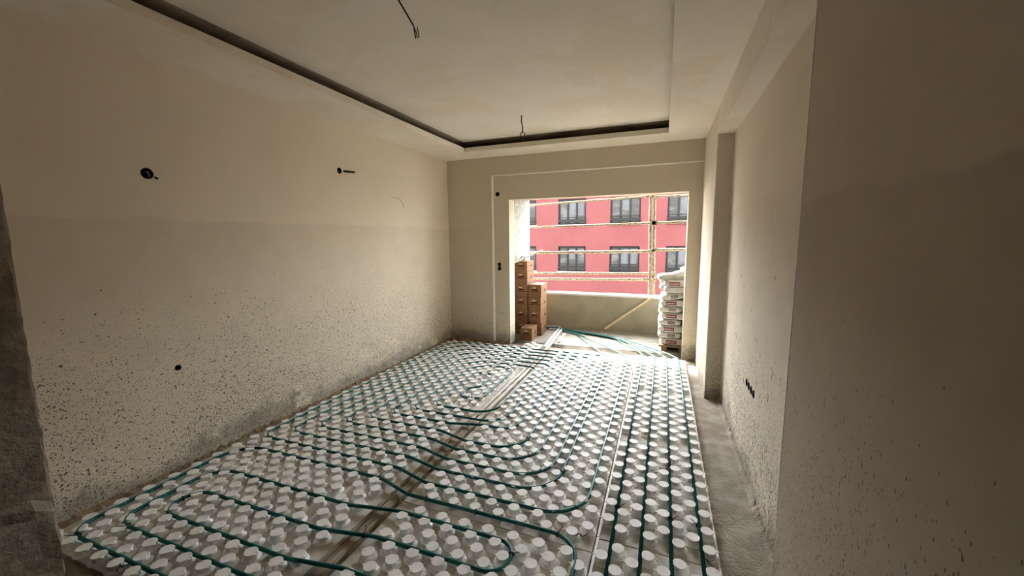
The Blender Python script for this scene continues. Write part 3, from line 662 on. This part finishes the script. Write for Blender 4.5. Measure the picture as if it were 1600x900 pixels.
def bag(cx, cy, cz, rz, label, front, lab=(0.0, 0.16), tilt=0.0, k=0, rot=0.0):
    """front: 'long' label on the long side, 'end' label on the short end, None no label; side facing the room is -y"""
    root = empty('cement_bag', (cx, cy, cz), rz); root.rotation_euler = (rot, tilt, rz); tag(root, label, 'bag', 'white paper bags stacked on a pallet')
    o = link_mesh('sack', BAG[k % 3], None, root)
    if front == 'end': o.rotation_euler = (0, 0, math.pi/2)
    half = BW/2 if front == 'long' else BL/2
    if front:
        c0, wd = lab; h = LHGT*(0.52 if front == 'long' else 0.40); y = -half-0.0015
        m = MB(); m.box((c0-wd/2, y-0.002, -h/2), (c0+wd/2, y+0.03, h/2)); lb = m.obj('printed_label', 'bag_red' if front == 'long' else 'bag_brown', root)
        m = MB(); rr = random.Random(int(cz*1000)); x = c0-wd*0.42
        while x < c0+wd*0.40:
            lw = wd*rr.choice((0.05, 0.07, 0.08)); m.box((x, y-0.0035, -h*0.20), (x+lw*0.75, y-0.001, h*rr.choice((0.12, 0.22, 0.22)))); x += lw*1.25
        m.obj('lettering', 'bag_paper', lb)
        if front == 'long':
            m = MB(); x = c0+wd*0.65
            for q in range(2): m.box((x, y+0.004, -h*0.35+q*h*0.4), (x+0.13, y+0.03, -h*0.22+q*h*0.4))
            m.obj('small_print', 'bag_grey', root)
    return root
z = ZF+zp
pat = ['A', 'B', 'A', 'B', 'A', 'B', 'A', 'B', 'A', 'A']
nm = ['bottom', 'second', 'third', 'fourth', 'fifth', 'sixth', 'seventh', 'eighth', 'ninth', 'tenth']
sh = [0.02, -0.005, -0.015, -0.01, 0.01, -0.005, 0.0, 0.015, 0.04, 0.035]
for i, pt in enumerate(pat):
    zc = z+LHGT*(i+0.5); s = sh[i]
    if pt == 'A':
        bag(BX+BL/2+s, BY+BW/2, zc, 0.0, nm[i]+' layer of the bag stack, bag lying lengthwise with a red label', 'long', ((-0.115 if i != 8 else 0.10), 0.125), k=i)
        bag(BX+BL/2-0.02, BY+BW*1.5+0.01, zc, 0.02, nm[i]+' layer of the bag stack, bag at the parapet side', None, k=i+1)
    else:
        bag(BX+BW/2-0.01+s, BY+BL/2, zc, 0.0, nm[i]+' layer of the bag stack, left of two bags lying end-on', 'end', (0.02, 0.085), tilt=(-0.12 if i == 7 else 0), k=i)
        bag(BX+BW*1.5+s, BY+BL/2+0.015, zc-(0.004 if i != 7 else -0.004), 0.0, nm[i]+' layer of the bag stack, right of two bags lying end-on', 'end', (0.06, 0.085), k=i+1)
zc = z+LHGT*10
bag(BX+0.20, BY+0.22, zc+LHGT*0.45, 0.12, 'slack white bag on top of the stack, at its left', None, tilt=-0.06, k=1)
bag(BX+0.36, BY+0.20, zc+LHGT*1.15, 0.0, 'tilted white bag on the stack, sloping up toward the jamb', 'long', (0.10, 0.10), tilt=-0.24, k=2)
bag(BX+0.48, BY+0.26, zc+LHGT*2.05, 0.1, 'topmost white bag of the stack, partly hidden by the jamb', None, tilt=-0.28, k=0)
root = empty('pallet', (BX, BY, ZF)); tag(root, 'low brown wooden pallet under the stack of white bags', 'pallet')
for k in range(3): boxobj('bearer', (0.03+k*0.22, 0.0, 0.0), (0.10+k*0.22, 0.60, 0.055), 'pallet_wood', root, bevel=0.002)
for k in range(5): boxobj('deck_board', (0.0, 0.0+k*0.125, 0.055), (0.60, 0.095+k*0.125, zp), 'pallet_wood', root, bevel=0.002)

# ------------------------------------------------------------------ scaffold outside the parapet
SY = 6.98
def sc_tube(p, q, lab, r=0.021, dy=0.0, ext=(0, 0)):
    a, b = at(*p, 1, SY+dy), at(*q, 1, SY+dy); d = (b-a).normalized(); a -= d*ext[0]; b += d*ext[1]
    n = max(3, int((b-a).length/0.12)); rg = random.Random(int(a.z*1000))
    root = empty('scaffold_tube', a); tag(root, lab, 'scaffold tube', 'crusted scaffold tubes outside the parapet')
    m = MB(); m.tube([(b-a)*(k/n) for k in range(n+1)], r, 8, rr=[r*rg.uniform(0.85, 1.2) for _ in range(n+1)]); m.obj('tube', 'crusted_tube', root, smooth=True)
    return root, a, b
def clamp(root, a, p):
    m = MB(); c = p-a; m.box(c-Vector((0.04, 0.045, 0.03)), c+Vector((0.04, 0.045, 0.03))); m.tube([c+Vector((0.03, -0.07, 0)), c+Vector((0.03, 0.06, 0))], 0.010, 6); m.obj('clamp', 'crusted_tube', root)
hs = [((829, 321), (1017, 306), 'topmost crusted scaffold tube, crossing the upper row of windows', 0.018, (0.7, 0.0)), ((829, 355.5), (1017, 348.5), 'crusted scaffold tube just below the upper row of windows', 0.018, (0.7, 0.05)),
      ((829, 395), (1014, 393), 'crusted scaffold tube crossing the lower row of windows', 0.024, (0.7, 0.05)), ((829, 427), (1016, 427.5), 'upper of two close crusted tubes below the lower windows', 0.020, (0.7, 0.05)),
      ((829, 435.8), (1016, 437), 'lower of two close crusted tubes below the lower windows', 0.023, (0.7, 0.05)),
      ((1023, 307.5), (1075, 304.7), 'short top scaffold tube right of the uprights', 0.018, (0.05, 0.8)), ((1023, 348.5), (1073, 346.6), 'middle short scaffold tube right of the uprights', 0.021, (0.05, 0.8)),
      ((1023, 390.4), (1071, 390), 'lowest short scaffold tube right of the uprights', 0.027, (0.05, 0.8))]
for p, q, lb, r, ex in hs:
    root, a, b = sc_tube(p, q, lb, r, 0.0, ex)
    clamp(root, a, b if p[0] < 1000 else at(*p, 1, SY))
sc_tube((1016.5, 303), (1014.5, 462), 'left of two crusted upright scaffold tubes', 0.022, 0.055, (1.2, 2.0))
sc_tube((1023, 303), (1020.5, 462), 'right of two crusted upright scaffold tubes', 0.024, 0.055, (1.2, 2.0))

# ------------------------------------------------------------------ pink building across the yard
FY = 24.0
bl = empty('apartment_building', (-2, FY, -12)); tag(bl, 'pink rendered apartment block across the yard with dark framed windows', 'building')
colsx = [((826, 840), None), ((872, 915.5), None), ((953, 1001), None), ((1042, 1091), None)]
wz = [(at(893, 351, 1, FY).z, at(893, 310.6, 1, FY).z), (at(893, 424, 1, FY).z, at(893, 382, 1, FY).z)]
pitch = wz[0][0]-wz[1][0]
xs = [at(872.2, 350, 1, FY).x, at(953.2, 350, 1, FY).x]; pitx = xs[1]-xs[0]; wwid = at(915.5, 350, 1, FY).x-xs[0]
x1_ = xs[0]; FX0, FX1 = -15.0, 12.0; FZ0, FZ1 = -12.0, wz[0][1]+0.85
holes = []; wins = []
for ci in range(-3, 5):
    wx = x1_+ci*pitx
    for ri in (1, 0, -1, -2):
        zb_, zt_ = wz[0][0]-pitch*(-ri), wz[0][1]-pitch*(-ri)
        if ri == 1: continue
        holes.append((wx-FX0, wx+wwid-FX0, zb_-FZ0, zt_-FZ0)); wins.append((wx, zb_, wwid, zt_-zb_, ri))
hw = holed_wall('facade_wall', (FX0-bl.location.x, 0, FZ0-bl.location.z), (1, 0, 0), (0, 0, 1), (0, -1, 0), (FX1-FX0, FZ1-FZ0), holes, [], 0.25, 'pink_render', bl)
m = MB(); m.box((FX0+2, 0.25, 0), (FX1+2, 9.0, FZ1+12)); m.obj('building_body', 'pink_render', bl)
m = MB(); m.box((FX0+1.8, -0.35, FZ1+12), (FX1+2.2, 9.2, FZ1+12.25)); m.obj('roof_slab', 'far_roof', bl)
for wx, zb_, ww, wh, ri in wins:
    o = empty('window', (wx+2, 0.0, zb_+12)); o.parent = bl
    e = 0.10; m = MB(); y0_, y1_ = 0.10, 0.17
    m.box((0, y0_, 0), (ww, y1_, e)); m.box((0, y0_, wh-e*1.4), (ww, y1_, wh)); m.box((0, y0_, e), (e, y1_, wh-e)); m.box((ww-e, y0_, e), (ww, y1_, wh-e)); m.obj('frame', 'dark_frame', o)
    mv = [ww*0.34, ww*0.66]
    for q in mv: boxobj('mullion', (q-0.05, y0_-0.01, e), (q+0.05, y1_, wh-e), 'dark_frame', o)
    edges = [e, mv[0], mv[1], ww-e]
    for q in range(3):
        boxobj('pane', (edges[q], 0.15, e), (edges[q+1], 0.165, wh-e), 'window_glass', o)
    bl_ = random.random()
    boxobj('blind', (edges[1]+0.07, 0.142, wh*random.uniform(.30, .55)), (edges[2+(1 if bl_ > .5 else 0)]-0.07, 0.148, wh-e-0.04), 'blind', o)
    boxobj('rail', (0, -0.04, wh*0.10), (ww, 0.0, wh*0.21), 'dark_frame', o)
    boxobj('rail', (0, -0.03, wh*0.27), (ww, 0.0, wh*0.295), 'dark_frame', o)
    boxobj('sill', (-0.05, -0.10, -0.06), (ww+0.05, 0.14, 0.0), 'white_sill', o)
struct(boxobj('ground', (-60, 6.8, -12.3), (60, 70, -12.0), 'ground'))
